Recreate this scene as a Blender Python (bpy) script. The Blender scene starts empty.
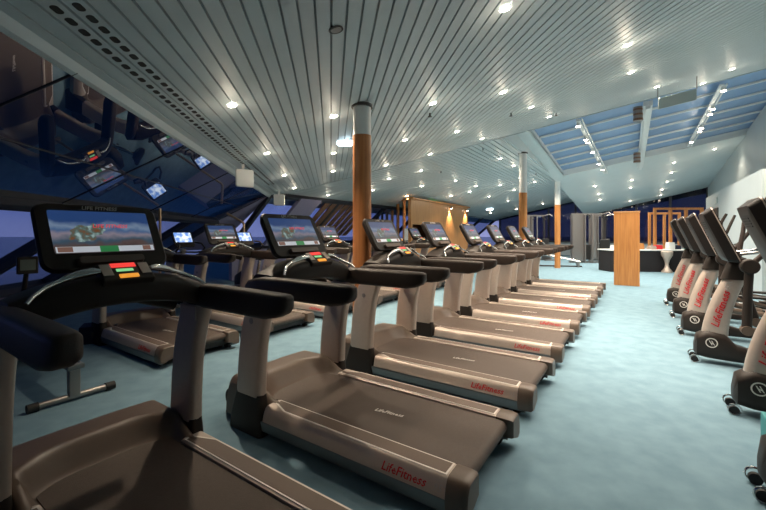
import bpy, math, random
from mathutils import Vector, Matrix
random.seed(4)
C = bpy.context.scene
COL = C.collection
PI = math.pi
EYE = 1.42
F_PX, HOR = 380.0, 232.5
TH = math.radians(34.07)
s_, c_ = math.sin(TH), math.cos(TH)
FWD = Vector((-c_, s_, 0)); ROW = Vector((s_, c_, 0)); RIGHT = Vector((c_, -s_, 0))
RZ = math.atan2(s_, -c_)

# ------------------------------------------------------------------ camera, world, lights, exposure
cam = bpy.data.cameras.new('camera'); camo = bpy.data.objects.new('camera', cam); COL.objects.link(camo)
camo.location = (0, 0, EYE); camo.rotation_euler = (PI/2, 0, 0)
cam.sensor_width = 36; cam.lens = 36*F_PX/766
cam.shift_y = -(255-HOR)/766
cam.clip_start = .02; cam.clip_end = 3000
C.camera = camo
C.view_settings.view_transform = 'Standard'; C.view_settings.look = 'None'
C.view_settings.gamma = 1; C.view_settings.use_curve_mapping = False
C.view_settings.exposure = 0.55

w = bpy.data.worlds.new('dusk'); C.world = w; w.use_nodes = True
nt = w.node_tree; nt.nodes.clear()
tc = nt.nodes.new('ShaderNodeTexCoord'); sx = nt.nodes.new('ShaderNodeSeparateXYZ'); cr = nt.nodes.new('ShaderNodeValToRGB')
no = nt.nodes.new('ShaderNodeTexNoise'); no.inputs['Scale'].default_value = 5; no.inputs['Detail'].default_value = 5
ma = nt.nodes.new('ShaderNodeMath'); ma.operation = 'MULTIPLY_ADD'; ma.inputs[1].default_value = .16; 
bg = nt.nodes.new('ShaderNodeBackground'); wo = nt.nodes.new('ShaderNodeOutputWorld')
nt.links.new(tc.outputs['Generated'], sx.inputs[0]); nt.links.new(tc.outputs['Generated'], no.inputs['Vector'])
nt.links.new(no.outputs['Fac'], ma.inputs[0]); nt.links.new(sx.outputs['Z'], ma.inputs[2])
nt.links.new(ma.outputs[0], cr.inputs[0]); nt.links.new(cr.outputs[0], bg.inputs[0]); nt.links.new(bg.outputs[0], wo.inputs[0])
e = cr.color_ramp.elements
e[0].position = .02; e[0].color = (.26, .27, .46, 1)
e[1].position = .5; e[1].color = (.006, .02, .06, 1)
k = e.new(.12); k.color = (.12, .15, .34, 1)
k = e.new(.24); k.color = (.008, .035, .10, 1)
bg.inputs[1].default_value = 1.0

def area(name, loc, target, size, power, col, size_y=None):
    l = bpy.data.lights.new(name, 'AREA'); l.size = size
    if size_y: l.shape = 'RECTANGLE'; l.size_y = size_y
    l.energy = power; l.color = col
    o = bpy.data.objects.new(name, l); COL.objects.link(o); o.location = loc
    o.rotation_euler = (Vector(target)-Vector(loc)).to_track_quat('-Z', 'Y').to_euler()
    return o
SPOT_W = .85; BEAM_W = 48
# broad soft light: what the many ceiling fittings of the hall give together
for o_, sp_ in ((area('hall_fill', (7.3, 11, 3.15), (7.3, 11, 0), 4.6, 360, (1, .87, .70), 7.5), 150),
                (area('hall_fill_far', (10.6, 18, 2.95), (10.6, 18, 0), 7, 250, (1, .89, .76), 5), 150),
                (area('hall_fill_aisle', (3.1, 4.6, 3.3), (3.1, 4.6, 0), 2.4, 120, (1, .84, .68), 4), 125)):
    o_.data.spread = math.radians(sp_)

# ------------------------------------------------------------------ materials
def mat(name, col, rough=.5, metal=0, noise=0, nscale=20, bump=0, bscale=200, spec=.5, emit=None, estr=0, coat=0, col2=None):
    m = bpy.data.materials.new(name); m.use_nodes = True
    n = m.node_tree; b = n.nodes['Principled BSDF']
    b.inputs['Base Color'].default_value = (*col, 1)
    b.inputs['Roughness'].default_value = rough; b.inputs['Metallic'].default_value = metal
    b.inputs['Specular IOR Level'].default_value = spec
    b.inputs['Coat Weight'].default_value = coat
    if noise or col2 or bump:
        t = n.nodes.new('ShaderNodeTexCoord')
    if noise or col2:
        x = n.nodes.new('ShaderNodeTexNoise'); x.inputs['Scale'].default_value = nscale; x.inputs['Detail'].default_value = 6
        r = n.nodes.new('ShaderNodeValToRGB')
        c2 = col2 or tuple(max(0, v*(1+noise)) for v in col)
        r.color_ramp.elements[0].color = (*[v*(1-noise) for v in col], 1); r.color_ramp.elements[1].color = (*c2, 1)
        r.color_ramp.elements[0].position = .3; r.color_ramp.elements[1].position = .7
        n.links.new(t.outputs['Object'], x.inputs['Vector']); n.links.new(x.outputs['Fac'], r.inputs[0])
        n.links.new(r.outputs[0], b.inputs['Base Color'])
    if bump:
        x = n.nodes.new('ShaderNodeTexNoise'); x.inputs['Scale'].default_value = bscale
        u = n.nodes.new('ShaderNodeBump'); u.inputs['Strength'].default_value = bump; u.inputs['Distance'].default_value = .01
        n.links.new(t.outputs['Object'], x.inputs['Vector']); n.links.new(x.outputs['Fac'], u.inputs['Height'])
        n.links.new(u.outputs[0], b.inputs['Normal'])
    if emit:
        b.inputs['Emission Color'].default_value = (*emit, 1); b.inputs['Emission Strength'].default_value = estr
    return m
def wood(name, a, b_, scale=(14, 14, .7)):
    m = bpy.data.materials.new(name); m.use_nodes = True
    n = m.node_tree; b = n.nodes['Principled BSDF']
    t = n.nodes.new('ShaderNodeTexCoord'); mp = n.nodes.new('ShaderNodeMapping'); mp.inputs['Scale'].default_value = scale
    x = n.nodes.new('ShaderNodeTexNoise'); x.inputs['Scale'].default_value = 2.2; x.inputs['Detail'].default_value = 7
    r = n.nodes.new('ShaderNodeValToRGB'); r.color_ramp.elements[0].position = .3; r.color_ramp.elements[1].position = .7
    r.color_ramp.elements[0].color = (*a, 1); r.color_ramp.elements[1].color = (*b_, 1)
    n.links.new(t.outputs['Object'], mp.inputs[0]); n.links.new(mp.outputs[0], x.inputs['Vector'])
    n.links.new(x.outputs['Fac'], r.inputs[0]); n.links.new(r.outputs[0], b.inputs['Base Color'])
    b.inputs['Roughness'].default_value = .38
    return m
M = {}
M['carpet'] = mat('carpet', (.165, .275, .345), .95, noise=.07, nscale=6, bump=.4, bscale=420, spec=.1, col2=(.20, .32, .395))
M['slat'] = mat('slat_metal', (.54, .62, .65), .44, 0.15, noise=.03, nscale=3)
M['slat_back'] = mat('slat_channel', (.26, .32, .35), .6)
M['soffit'] = mat('soffit', (.42, .50, .54), .45, .1)
M['plaster'] = mat('plaster_ceiling', (.62, .70, .72), .5, noise=.02, nscale=3)
M['white_wall'] = mat('white_wall', (.44, .51, .54), .55, noise=.02, nscale=2)
M['sky_pane'] = mat('skylight_pane', (.22, .36, .58), .35, noise=.05, nscale=3)
M['panel_grey'] = mat('panel_grey', (.48, .54, .53), .5)
M['brass'] = mat('warm_metal', (.60, .42, .27), .3, .8)
M['console_black'] = mat('console_black', (.012, .009, .008), .42, spec=.3)
M['white'] = mat('white_paint', (.75, .78, .78), .4)
M['silver'] = mat('silver_paint', (.50, .42, .365), .36, .35, noise=.03, nscale=30)
M['silver_dark'] = mat('blue_grey_skirt', (.17, .19, .20), .35, .5)
M['chrome'] = mat('chrome', (.75, .74, .72), .15, 1)
M['plastic'] = mat('dark_plastic', (.022, .016, .013), .5, bump=.08, bscale=300, spec=.3)
M['arm'] = mat('dark_grip', (.034, .023, .018), .48, bump=.15, bscale=250, spec=.4)
M['taupe'] = mat('taupe_plastic', (.115, .082, .062), .42, noise=.04, nscale=30)
M['taupe_pad'] = mat('ribbed_pad', (.125, .088, .067), .55, bump=.2, bscale=300)
M['belt'] = mat('running_belt', (.070, .049, .038), .6, bump=.35, bscale=350, noise=.08, nscale=60)
M['black'] = mat('black_rubber', (.012, .011, .011), .6)
M['red'] = mat('red_letters', (.62, .02, .03), .5)
M['grey_letter'] = mat('grey_letters', (.45, .42, .40), .5)
M['line'] = mat('white_line', (.72, .67, .62), .5)
M['wood'] = wood('warm_wood', (.42, .16, .045), (.60, .27, .085))
M['wood_dark'] = wood('column_wood', (.40, .15, .05), (.54, .22, .075))
M['wood_pale'] = wood('pale_wood', (.46, .21, .08), (.60, .31, .13))
M['wood_brown'] = wood('brown_slat_wood', (.16, .075, .045), (.27, .14, .08))
M['lavender'] = mat('lavender_beam', (.30, .27, .40), .5)
M['beam_dark'] = mat('dark_window_frame', (.03, .032, .045), .45)
M['navy'] = mat('navy_cloth', (.015, .02, .05), .8)
M['blackcloth'] = mat('black_tablecloth', (.01, .009, .012), .85)
M['steel'] = mat('grey_steel', (.30, .28, .27), .35, .7)
M['steel_dark'] = mat('dark_steel', (.08, .075, .075), .45, .6)
M['pad'] = mat('black_padding', (.02, .02, .022), .5)
M['teal'] = mat('teal_foam', (.05, .28, .30), .6)
M['lamp'] = mat('lamp_lens', (1, 1, 1), .3, emit=(1, .86, .66), estr=30)
M['lamp_off'] = mat('unlit_lens', (.35, .33, .32), .2)
M['lamp_blue'] = mat('cool_lens', (1, 1, 1), .3, emit=(.72, .9, 1), estr=4)
M['exit'] = mat('exit_green', (.05, .4, .1), .4, emit=(.18, .8, .15), estr=1.6)
M['led_red'] = mat('led_red', (.3, .01, .01), .4, emit=(1, .06, .05), estr=.6)
M['led_green'] = mat('led_green', (.1, .3, .1), .4, emit=(.3, .8, .35), estr=.5)
M['orange'] = mat('orange_button', (.9, .35, .03), .4, emit=(1, .38, .04), estr=.5)
M['bar_white'] = mat('screen_bar', (.6, .62, .65), .3, emit=(.75, .8, .88), estr=.3)
M['bar_green'] = mat('screen_green', (.05, .3, .12), .3, emit=(.06, .4, .12), estr=.2)
M['bar_brown'] = mat('screen_thumb', (.2, .1, .08), .3, emit=(.3, .16, .12), estr=.3)
M['letter_screen'] = mat('screen_letters', (.5, .03, .05), .3, emit=(.6, .06, .08), estr=.5)

def screen_mat():
    m = bpy.data.materials.new('screen_picture'); m.use_nodes = True
    n = m.node_tree; b = n.nodes['Principled BSDF']
    t = n.nodes.new('ShaderNodeTexCoord'); sp = n.nodes.new('ShaderNodeSeparateXYZ')
    x = n.nodes.new('ShaderNodeTexNoise'); x.inputs['Scale'].default_value = 11; x.inputs['Detail'].default_value = 8
    ad = n.nodes.new('ShaderNodeMath'); ad.operation = 'MULTIPLY_ADD'; ad.inputs[1].default_value = .45
    n.links.new(t.outputs['Generated'], sp.inputs[0]); n.links.new(t.outputs['Object'], x.inputs['Vector'])
    n.links.new(x.outputs['Fac'], ad.inputs[0]); n.links.new(sp.outputs['Z'], ad.inputs[2])
    r = n.nodes.new('ShaderNodeValToRGB'); E = r.color_ramp.elements
    E[0].position = .25; E[0].color = (.05, .035, .04, 1); E[1].position = 1.25 if False else 1.0; E[1].color = (.03, .09, .30, 1)
    for p, cc in ((.42, (.16, .10, .09)), (.52, (.06, .13, .20)), (.64, (.42, .36, .44)), (.74, (.10, .20, .42)), (.84, (.30, .42, .62))):
        q = E.new(p); q.color = (*cc, 1)
    n.links.new(ad.outputs[0], r.inputs[0]); n.links.new(r.outputs[0], b.inputs['Emission Color'])
    b.inputs['Base Color'].default_value = (.02, .02, .025, 1); b.inputs['Roughness'].default_value = .4
    b.inputs['Emission Strength'].default_value = .3
    return m
M['screen'] = screen_mat()
def small_screen():
    m = bpy.data.materials.new('small_screen_picture'); m.use_nodes = True
    n = m.node_tree; b = n.nodes['Principled BSDF']; t = n.nodes.new('ShaderNodeTexCoord')
    x = n.nodes.new('ShaderNodeTexNoise'); x.inputs['Scale'].default_value = 14; x.inputs['Detail'].default_value = 4
    r = n.nodes.new('ShaderNodeValToRGB'); r.color_ramp.elements[0].position = .4; r.color_ramp.elements[0].color = (.10, .22, .55, 1)
    r.color_ramp.elements[1].position = .6; r.color_ramp.elements[1].color = (.75, .82, .9, 1)
    n.links.new(t.outputs['Object'], x.inputs['Vector']); n.links.new(x.outputs['Fac'], r.inputs[0]); n.links.new(r.outputs[0], b.inputs['Emission Color'])
    b.inputs['Base Color'].default_value = (.03, .03, .04, 1); b.inputs['Emission Strength'].default_value = .75
    return m
M['screen_bright'] = small_screen()
M['screen_bright'].node_tree.nodes['Principled BSDF'].inputs['Emission Strength'].default_value = 1.1
def splash():
    m = small_screen(); m.name = 'picture_splash'; n = m.node_tree
    for q in n.nodes:
        if q.type == 'VALTORGB':
            q.color_ramp.elements[0].position = .35; q.color_ramp.elements[1].position = .68
            q.color_ramp.elements[0].color = (.22, .09, .03, 1); q.color_ramp.elements[1].color = (.45, .62, .62, 1)
            e_ = q.color_ramp.elements.new(.5); e_.color = (.10, .16, .14, 1)
        if q.type == 'TEX_NOISE': q.inputs['Scale'].default_value = 38; q.inputs['Detail'].default_value = 8
    n.nodes['Principled BSDF'].inputs['Emission Strength'].default_value = .4
    return m
M['splash'] = splash()

def glass_mat(name, tint, f0, rough=0.0):
    m = bpy.data.materials.new(name); m.use_nodes = True
    n = m.node_tree; n.nodes.clear()
    o = n.nodes.new('ShaderNodeOutputMaterial'); mx = n.nodes.new('ShaderNodeMixShader')
    tr = n.nodes.new('ShaderNodeBsdfTransparent'); tr.inputs[0].default_value = (*tint, 1)
    gl = n.nodes.new('ShaderNodeBsdfGlossy'); gl.inputs['Roughness'].default_value = rough; gl.inputs[0].default_value = (.95, .97, 1, 1)
    fr = n.nodes.new('ShaderNodeFresnel'); ge = n.nodes.new('ShaderNodeNewGeometry'); mr = n.nodes.new('ShaderNodeMapRange')     # same Fresnel on both faces of the thin sheet
    mr.inputs[3].default_value = f0; mr.inputs[4].default_value = 1/f0
    n.links.new(ge.outputs['Backfacing'], mr.inputs[0]); n.links.new(mr.outputs[0], fr.inputs[0])
    n.links.new(fr.outputs[0], mx.inputs[0]); n.links.new(tr.outputs[0], mx.inputs[1]); n.links.new(gl.outputs[0], mx.inputs[2])
    n.links.new(mx.outputs[0], o.inputs[0])
    return m
M['glass'] = glass_mat('sloping_window_glass', (.22, .33, .40), 5.5)
M['glass_far'] = glass_mat('far_window_glass', (.22, .24, .30), 1.4)
M['glass_low'] = glass_mat('lower_window_glass', (.75, .8, .9), 1.5)
M['sea'] = mat('sea', (.08, .10, .17), .15, noise=.4, nscale=.08, bump=.12, bscale=.6, spec=1)

# ------------------------------------------------------------------ mesh helpers
class MB:
    def __init__(s): s.v = []; s.f = []; s.m = []; s.cur = 0
    def face(s, idx): s.f.append(tuple(idx)); s.m.append(s.cur)
    def add(s, vs, fs):
        b = len(s.v); s.v += [tuple(v) for v in vs]
        for f in fs: s.face([b+i for i in f])
    def box(s, x0, x1, y0, y1, z0, z1):
        s.add([(x0,y0,z0),(x1,y0,z0),(x1,y1,z0),(x0,y1,z0),(x0,y0,z1),(x1,y0,z1),(x1,y1,z1),(x0,y1,z1)],
              [(3,2,1,0),(4,5,6,7),(0,1,5,4),(1,2,6,5),(2,3,7,6),(3,0,4,7)])
        return s
    def loft(s, rings, cap=True, closed=True):
        n = len(rings[0]); b = len(s.v)
        for r in rings: s.v += [tuple(p) for p in r]
        for i in range(len(rings)-1):
            for j in range(n if closed else n-1):
                a = b+i*n+j; a2 = b+i*n+(j+1) % n
                s.face((a, a2, a2+n, a+n))
        if cap:
            s.face([b+j for j in range(n)][::-1]); s.face([b+(len(rings)-1)*n+j for j in range(n)])
        return s
    def tube(s, pts, r, n=10, cap=True):
        pts = [Vector(p) for p in pts]; rings = []
        rr = r if isinstance(r, (list, tuple)) else [r]*len(pts)
        up = None
        for i, p in enumerate(pts):
            d = (pts[min(i+1, len(pts)-1)]-pts[max(i-1, 0)]).normalized()
            if up is None:
                up = Vector((0,0,1)) if abs(d.z) < .9 else Vector((1,0,0))
            a = d.cross(up).normalized(); b = a.cross(d).normalized(); up = b
            rings.append([p+(a*math.cos(2*PI*k/n)+b*math.sin(2*PI*k/n))*rr[i] for k in range(n)])
        return s.loft(rings, cap)
    def cyl(s, c, axis, r, h, n=20, r2=None):
        c = Vector(c); ax = Vector(axis).normalized()
        return s.tube([c, c+ax*h], [r, r if r2 is None else r2], n)
    def prism(s, poly, axis, a, b_):
        # poly in the two other axes, in order
        def P(p, t): return (t, p[0], p[1]) if axis == 'x' else ((p[0], t, p[1]) if axis == 'y' else (p[0], p[1], t))
        return s.loft([[P(p, a) for p in poly], [P(p, b_) for p in poly]])
    def beam(s, p, q, wv, hv):
        p = Vector(p); q = Vector(q); wv = Vector(wv); hv = Vector(hv)
        return s.loft([[p-wv-hv, p+wv-hv, p+wv+hv, p-wv+hv], [q-wv-hv, q+wv-hv, q+wv+hv, q-wv+hv]])
    def build(s, name, mats, parent=None, smooth=None, bevel=0, seg=2, loc=None, recalc=True):
        me = bpy.data.meshes.new(name); me.from_pydata(s.v, [], s.f)
        if not isinstance(mats, (list, tuple)): mats = [mats]
        for m in mats: me.materials.append(M[m] if isinstance(m, str) else m)
        if len(mats) > 1: me.polygons.foreach_set('material_index', s.m)
        if recalc:
            import bmesh
            bm = bmesh.new(); bm.from_mesh(me); bmesh.ops.recalc_face_normals(bm, faces=bm.faces); bm.to_mesh(me); bm.free()
        if smooth is not None:
            me.polygons.foreach_set('use_smooth', [True]*len(me.polygons)); me.set_sharp_from_angle(angle=math.radians(smooth))
        o = bpy.data.objects.new(name, me); COL.objects.link(o); o.parent = parent
        if loc is not None: o.location = loc
        if bevel:
            md = o.modifiers.new('bevel', 'BEVEL'); md.width = bevel; md.segments = seg; md.limit_method = 'ANGLE'; md.angle_limit = math.radians(40)
            md.harden_normals = False
        return o
def rrect(cx, cy, hw, hh, r, n=4):
    out = []
    for qx, qy, a0 in ((1,1,0),(-1,1,PI/2),(-1,-1,PI),(1,-1,3*PI/2)):
        for k in range(n+1):
            a = a0+k*PI/2/n
            out.append((cx+qx*(hw-r)+r*math.cos(a), cy+qy*(hh-r)+r*math.sin(a)))
    return out
def tag(o, label, cat, group=None):
    o['label'] = label; o['category'] = cat
    if group: o['group'] = group
    return o
def thing(name, label, cat, loc=(0,0,0), rz=0, group=None):
    o = bpy.data.objects.new(name, None); COL.objects.link(o); o.empty_display_size = .2
    o.location = loc; o.rotation_euler = (0, 0, rz)
    return tag(o, label, cat, group)
def struct(o): o['kind'] = 'structure'; return o
def dup(o, parent=None):
    c = o.copy(); COL.objects.link(c); c.parent = parent
    for ch in o.children: dup(ch, c)
    return c
def place(proto, i, loc, rz, label, group=None):
    o = proto if i == 0 else dup(proto)
    o.location = loc; o.rotation_euler = (0, 0, rz); o['label'] = label
    if group: o['group'] = group
    return o
def text(body, size, name, matl, parent, origin, right, up, shear=0, align='CENTER', depth=.0008):
    cu = bpy.data.curves.new(name, 'FONT'); cu.body = body; cu.size = size; cu.shear = shear
    cu.align_x = align; cu.align_y = 'CENTER'; cu.resolution_u = 1; cu.offset = size*.010; cu.extrude = depth
    t = bpy.data.objects.new(name, cu); COL.objects.link(t)
    me = bpy.data.meshes.new_from_object(t); bpy.data.objects.remove(t)
    right = Vector(right).normalized(); up = Vector(up).normalized(); nrm = right.cross(up)
    mt = Matrix.Translation(Vector(origin)) @ Matrix((right, up, nrm)).transposed().to_4x4()
    me.transform(mt); me.materials.clear(); me.materials.append(M[matl])
    o = bpy.data.objects.new(name, me); COL.objects.link(o); o.parent = parent
    return o

# ------------------------------------------------------------------ ceiling planes (height above the eye)
P1 = (1.46, .217, .0205); P2 = (2.934, .172, -.1286); P3 = (4.338, .1444, -.22)
def hz(P, x, y):
    h = P[0]+P[1]*x+P[2]*y
    return EYE+(max(h, 1.0) if P is P3 else h)
def unproj(P, px, py):
    xx = (px-383)/F_PX; yy = (HOR-py)/F_PX
    y = P[0]/(yy-P[1]*xx-P[2]); return Vector((xx*y, y, hz(P, xx*y, y)))
def pnormal(P): return Vector((P[1], P[2], -1)).normalized()     # pointing down into the room
D0 = Vector((-.136, .9907, 0)); N0 = Vector((.9907, .136, 0))      # along the slats, and to their right
SA = Vector((-2.86, 10.74, 0)); SD = Vector((.957, -.29, 0)).normalized()   # the seam across the ceiling
EDGE0 = Vector((2.79, 9.05, 0))                                     # the left edge of the skylight bay starts here, along ROW
def cross2(a, b): return a.x*b.y-a.y*b.x
def isect(p, d, q, e_):                                            # p + t d meets q + u e
    return p+d*(cross2(q-p, e_)/cross2(d, e_))
EAVE_N = -1.62

def slat_field(name, P, d, nrm, n0, n1, pitch, startf, endf, matls):
    m = MB(); k = 0; n = n0
    gap = pitch*.16; dep = .018
    while n < n1:
        m.cur = 0
        for (a, b, z0, z1) in ((0, gap, dep, dep), (gap, pitch, 0, 0)):
            pts = []
            for off in (a, b):
                base = nrm*(n+off); st, en = startf(base), endf(base)
                if (en-st).dot(d) < .02: break
                pts.append((st, en))
            if len(pts) < 2: continue
            (s0, e0), (s1, e1) = pts
            V = lambda p, dz: (p.x, p.y, hz(P, p.x, p.y)+dz)
            m.cur = 1 if z0 else 0
            m.add([V(s0, z0), V(s1, z1), V(e1, z1), V(e0, z0)], [(0,1,2,3)])
            if z0:      # both sides of the channel
                m.cur = 0
                m.add([V(s0, 0), V(s0, dep), V(e0, dep), V(e0, 0)], [(0,1,2,3)])
                m.add([V(s1, 0), V(s1, dep), V(e1, dep), V(e1, 0)], [(0,1,2,3)])
        n += pitch
    return struct(m.build(name, matls, recalc=False))
# first field: from behind the camera up to the seam
slat_field('ceiling', P1, D0, N0, EAVE_N+.07, 12.6, .103,
           lambda b: b+D0*-3.2, lambda b: isect(b, D0, SA, SD), ['slat', 'slat_back'])
NR = RIGHT
pe = EDGE0.dot(NR)
ENDW = Vector((8.5, 26, 0))
slat_field('ceiling_lower', P2, ROW, NR, SA.dot(NR)-.9, pe, .12,
           lambda b: isect(b, ROW, SA, SD), lambda b: isect(b, ROW, ENDW+ROW*1.0, RIGHT), ['slat', 'slat_back'])
# closing face at the seam, on the far side of the first field, and the soffit strip along the eave
def V3(p, z): return (p.x, p.y, z)
m = MB()
a = SA-SD*.6; b = SA+SD*11.5
ext = SA+SD*((EDGE0-SA).dot(SD))
for p, q, P in ((SA-SD*.8, ext, P2), (ext, b, P3)):
    lo = min(hz(P1, p.x, p.y), hz(P, p.x, p.y)); 
    m.loft([[V3(p, hz(P1, p.x, p.y)-.015), V3(p+D0*.03, hz(P1, p.x, p.y)-.015), V3(p+D0*.03, max(hz(P, p.x, p.y), hz(P1,p.x,p.y))+.1), V3(p, max(hz(P, p.x, p.y), hz(P1,p.x,p.y))+.1)],
            [V3(q, hz(P1, q.x, q.y)-.015), V3(q+D0*.03, hz(P1, q.x, q.y)-.015), V3(q+D0*.03, max(hz(P, q.x, q.y), hz(P1,q.x,q.y))+.1), V3(q, max(hz(P, q.x, q.y), hz(P1,q.x,q.y))+.1)]])
struct(m.build('trim_1', 'soffit'))
m = MB()
p0 = N0*EAVE_N+D0*-3.2; p1 = isect(N0*EAVE_N, D0, SA, SD)
def eavez(p): return hz(P1, p.x, p.y)
m.loft([[V3(p+N0*dn, eavez(p)+dz) for dn, dz in ((-.03, -.075), (.0, -.06), (.03, -.008), (.08, .012), (.08, .08), (-.02, .08))] for p in (p0, p1)])
struct(m.build('trim_2', 'soffit'))

# edge fascia beside the skylight bay
m = MB()
q0 = EDGE0; q1 = isect(EDGE0, ROW, ENDW, RIGHT)
for p, q in ((q0, q1),):
    for (pp, qq) in ((p, p+(q-p)*.5), (p+(q-p)*.5, q)):
        R_ = lambda t: [V3(t-RIGHT*.03, hz(P2, t.x, t.y)-.03), V3(t+RIGHT*.03, hz(P2, t.x, t.y)-.03), V3(t+RIGHT*.03, max(hz(P3, t.x, t.y), hz(P2, t.x, t.y))+.1), V3(t-RIGHT*.03, max(hz(P3, t.x, t.y), hz(P2, t.x, t.y))+.1)]
        m.loft([R_(pp), R_(qq)])
struct(m.build('trim_3', 'plaster'))

# third field: skylight bay in plaster with an opening
def onSR(a_, b_): return EDGE0+SD*a_+ROW*b_        # coordinates: along the seam, along the row
SKY = (.38, 9.3, .15, 6.6)
def quad3(m, a0, a1, b0, b1, dz=0, th=.06):
    c = [onSR(a0, b0), onSR(a1, b0), onSR(a1, b1), onSR(a0, b1)]
    m.loft([[V3(p, hz(P3, p.x, p.y)+dz) for p in c], [V3(p, hz(P3, p.x, p.y)+dz+th) for p in c]])
m = MB()
quad3(m, 0, SKY[0], 0, SKY[3]); quad3(m, SKY[1], 12.5, 0, SKY[3]); quad3(m, SKY[0], SKY[1], 0, SKY[2]); 
g = []
for i in range(31):
    for j in range(41):
        p = onSR(14*i/30, SKY[3]+(17.5-SKY[3])*j/40); m.v.append((p.x, p.y, hz(P3, p.x, p.y)))
b_ = len(m.v)-31*41
for i in range(30):
    for j in range(40):
        a_ = b_+i*41+j; m.face((a_, a_+1, a_+42, a_+41))

struct(m.build('ceiling_far', 'plaster'))
sky = thing('skylight', 'large skylight with blue panes behind thin white bars, over the far right of the hall', 'skylight', (0,0,0))
m = MB(); quad3(m, SKY[0], SKY[1], SKY[2], SKY[3], .16, .03); m.build('pane', 'sky_pane', sky)
m = MB()
for a0, a1, b0, b1 in ((SKY[0]-.04, SKY[0], SKY[2], SKY[3]), (SKY[1], SKY[1]+.04, SKY[2], SKY[3]), (SKY[0], SKY[1], SKY[2]-.04, SKY[2]), (SKY[0], SKY[1], SKY[3], SKY[3]+.04)):
    quad3(m, a0, a1, b0, b1, 0, .18)
m.build('frame', 'white', sky)
NB = 8
for i in range(NB):
    b = SKY[2]+(SKY[3]-SKY[2])*(i+.7)/NB
    m = MB(); quad3(m, SKY[0], SKY[1], b-.018, b+.018, .09, .05); m.build('glazing_bar', 'white', sky)

# ------------------------------------------------------------------ floor, walls
m = MB()
m.box(-9, 30, -4, 40, -.2, 0)
struct(m.build('floor', 'carpet'))
# right wall, parallel to the rows
RW = Vector((17.1, 20, 0))
def wall(name, p, q, z0, z1f, matl, th=.15, side=None, zfp=None):
    p = Vector(p); q = Vector(q); d = (q-p).normalized(); n = Vector((d.y, -d.x, 0))*(th if side is None else side*th)
    m = MB(); N = 6
    rings = []
    for i in range(N+1):
        t = p+(q-p)*i/N; z1 = z1f(t) if callable(z1f) else z1f
        rings.append([V3(t, z0), V3(t+n, z0), V3(t+n, z1), V3(t, z1)])
    m.loft(rings)
    return struct(m.build(name, matl))
RWN = RW-ROW*27; RWF = isect(RW, ROW, ENDW, RIGHT)
wall('wall_right', RWN, RWF, 0, lambda t: max(hz(P3, t.x, t.y), hz(P1, t.x, t.y) if (t-SA).dot(Vector((.29,.957,0))) < 0 else 0)+.1, 'white_wall')
pc = Vector((12.75, 15, 0))
m = MB(); m.loft([[V3(pc, 0), V3(pc+RIGHT*.85, 0), V3(pc+RIGHT*.85-ROW*8.3, 0), V3(pc-ROW*8.3, 0)], [V3(pc, 2.78), V3(pc+RIGHT*.85, 2.78), V3(pc+RIGHT*.85-ROW*8.3, 2.78), V3(pc-ROW*8.3, 2.78)]])
struct(m.build('wall_cabin', 'white_wall'))
m = MB()
fp = lambda t_, z, o=0: pc-ROW*t_-RIGHT*o+Vector((0,0,z))
m.loft([[fp(1.4,0,-.02), fp(2.9,0,-.02), fp(2.9,0,.03), fp(1.4,0,.03)], [fp(1.4,2.25,-.02), fp(2.9,2.25,-.02), fp(2.9,2.25,.03), fp(1.4,2.25,.03)]])
struct(m.build('door_1', 'steel_dark'))
m = MB(); m.loft([[fp(2.3,2.40,.0), fp(2.75,2.40,.0), fp(2.75,2.40,.03), fp(2.3,2.40,.03)], [fp(2.3,2.60,.0), fp(2.75,2.60,.0), fp(2.75,2.60,.03), fp(2.3,2.60,.03)]])
tag(m.build('wall_sign', 'panel_grey'), 'small pale sign on the white cabin wall above its dark doorway', 'sign')
# far wall: low plaster parapet, dark glazing above
wall('wall_far', ENDW-RIGHT*.5, RWF, 0, .85, 'white_wall', side=-1)
def glazing(name_frame, p, q, z0, z1, n, slope=0, outn=None, idx=1, glass='glass_low', thin=False):
    root = bpy.data.objects.new('window_%d' % idx, None); COL.objects.link(root); root['kind'] = 'structure'
    p = Vector(p); q = Vector(q)
    g = MB()
    off = (outn or Vector((0,0,0)))*slope
    P_ = lambda t, z: Vector((t.x, t.y, 0))+off*((z1-z)/(z1-z0))+Vector((0,0,z))
    o2 = (outn or Vector((0,1,0)))*.012
    g.loft([[P_(p, z0), P_(p, z1), P_(p, z1)+o2, P_(p, z0)+o2], [P_(q, z0), P_(q, z1), P_(q, z1)+o2, P_(q, z0)+o2]])
    gg = g.build('pane', glass, root)
    f = MB(); d = (q-p).normalized()
    up = (P_(p, z1)-P_(p, z0)).normalized(); nrm = d.cross(up)
    for i in range(n+1):
        t = p+(q-p)*i/n
        f.beam(P_(t, z0), P_(t, z1), d*(.004 if thin else .05), nrm*(.008 if thin else .07))
    if thin:
        zm = (z0+z1)/2; f.beam(P_(p, zm), P_(q, zm), up*.004, nrm*.008)
    for z in ((z0,) if thin else (z0, z1)):
        f.beam(P_(p, z), P_(q, z), up*.05, nrm*.08)
    f.build('frame', 'beam_dark', root)
    return root
FWn = Vector((s_, c_, 0))
glazing('f', ENDW-RIGHT*.5, RWF, .85, 3.9, 7, 0, FWn, 1, 'glass_far')

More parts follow.
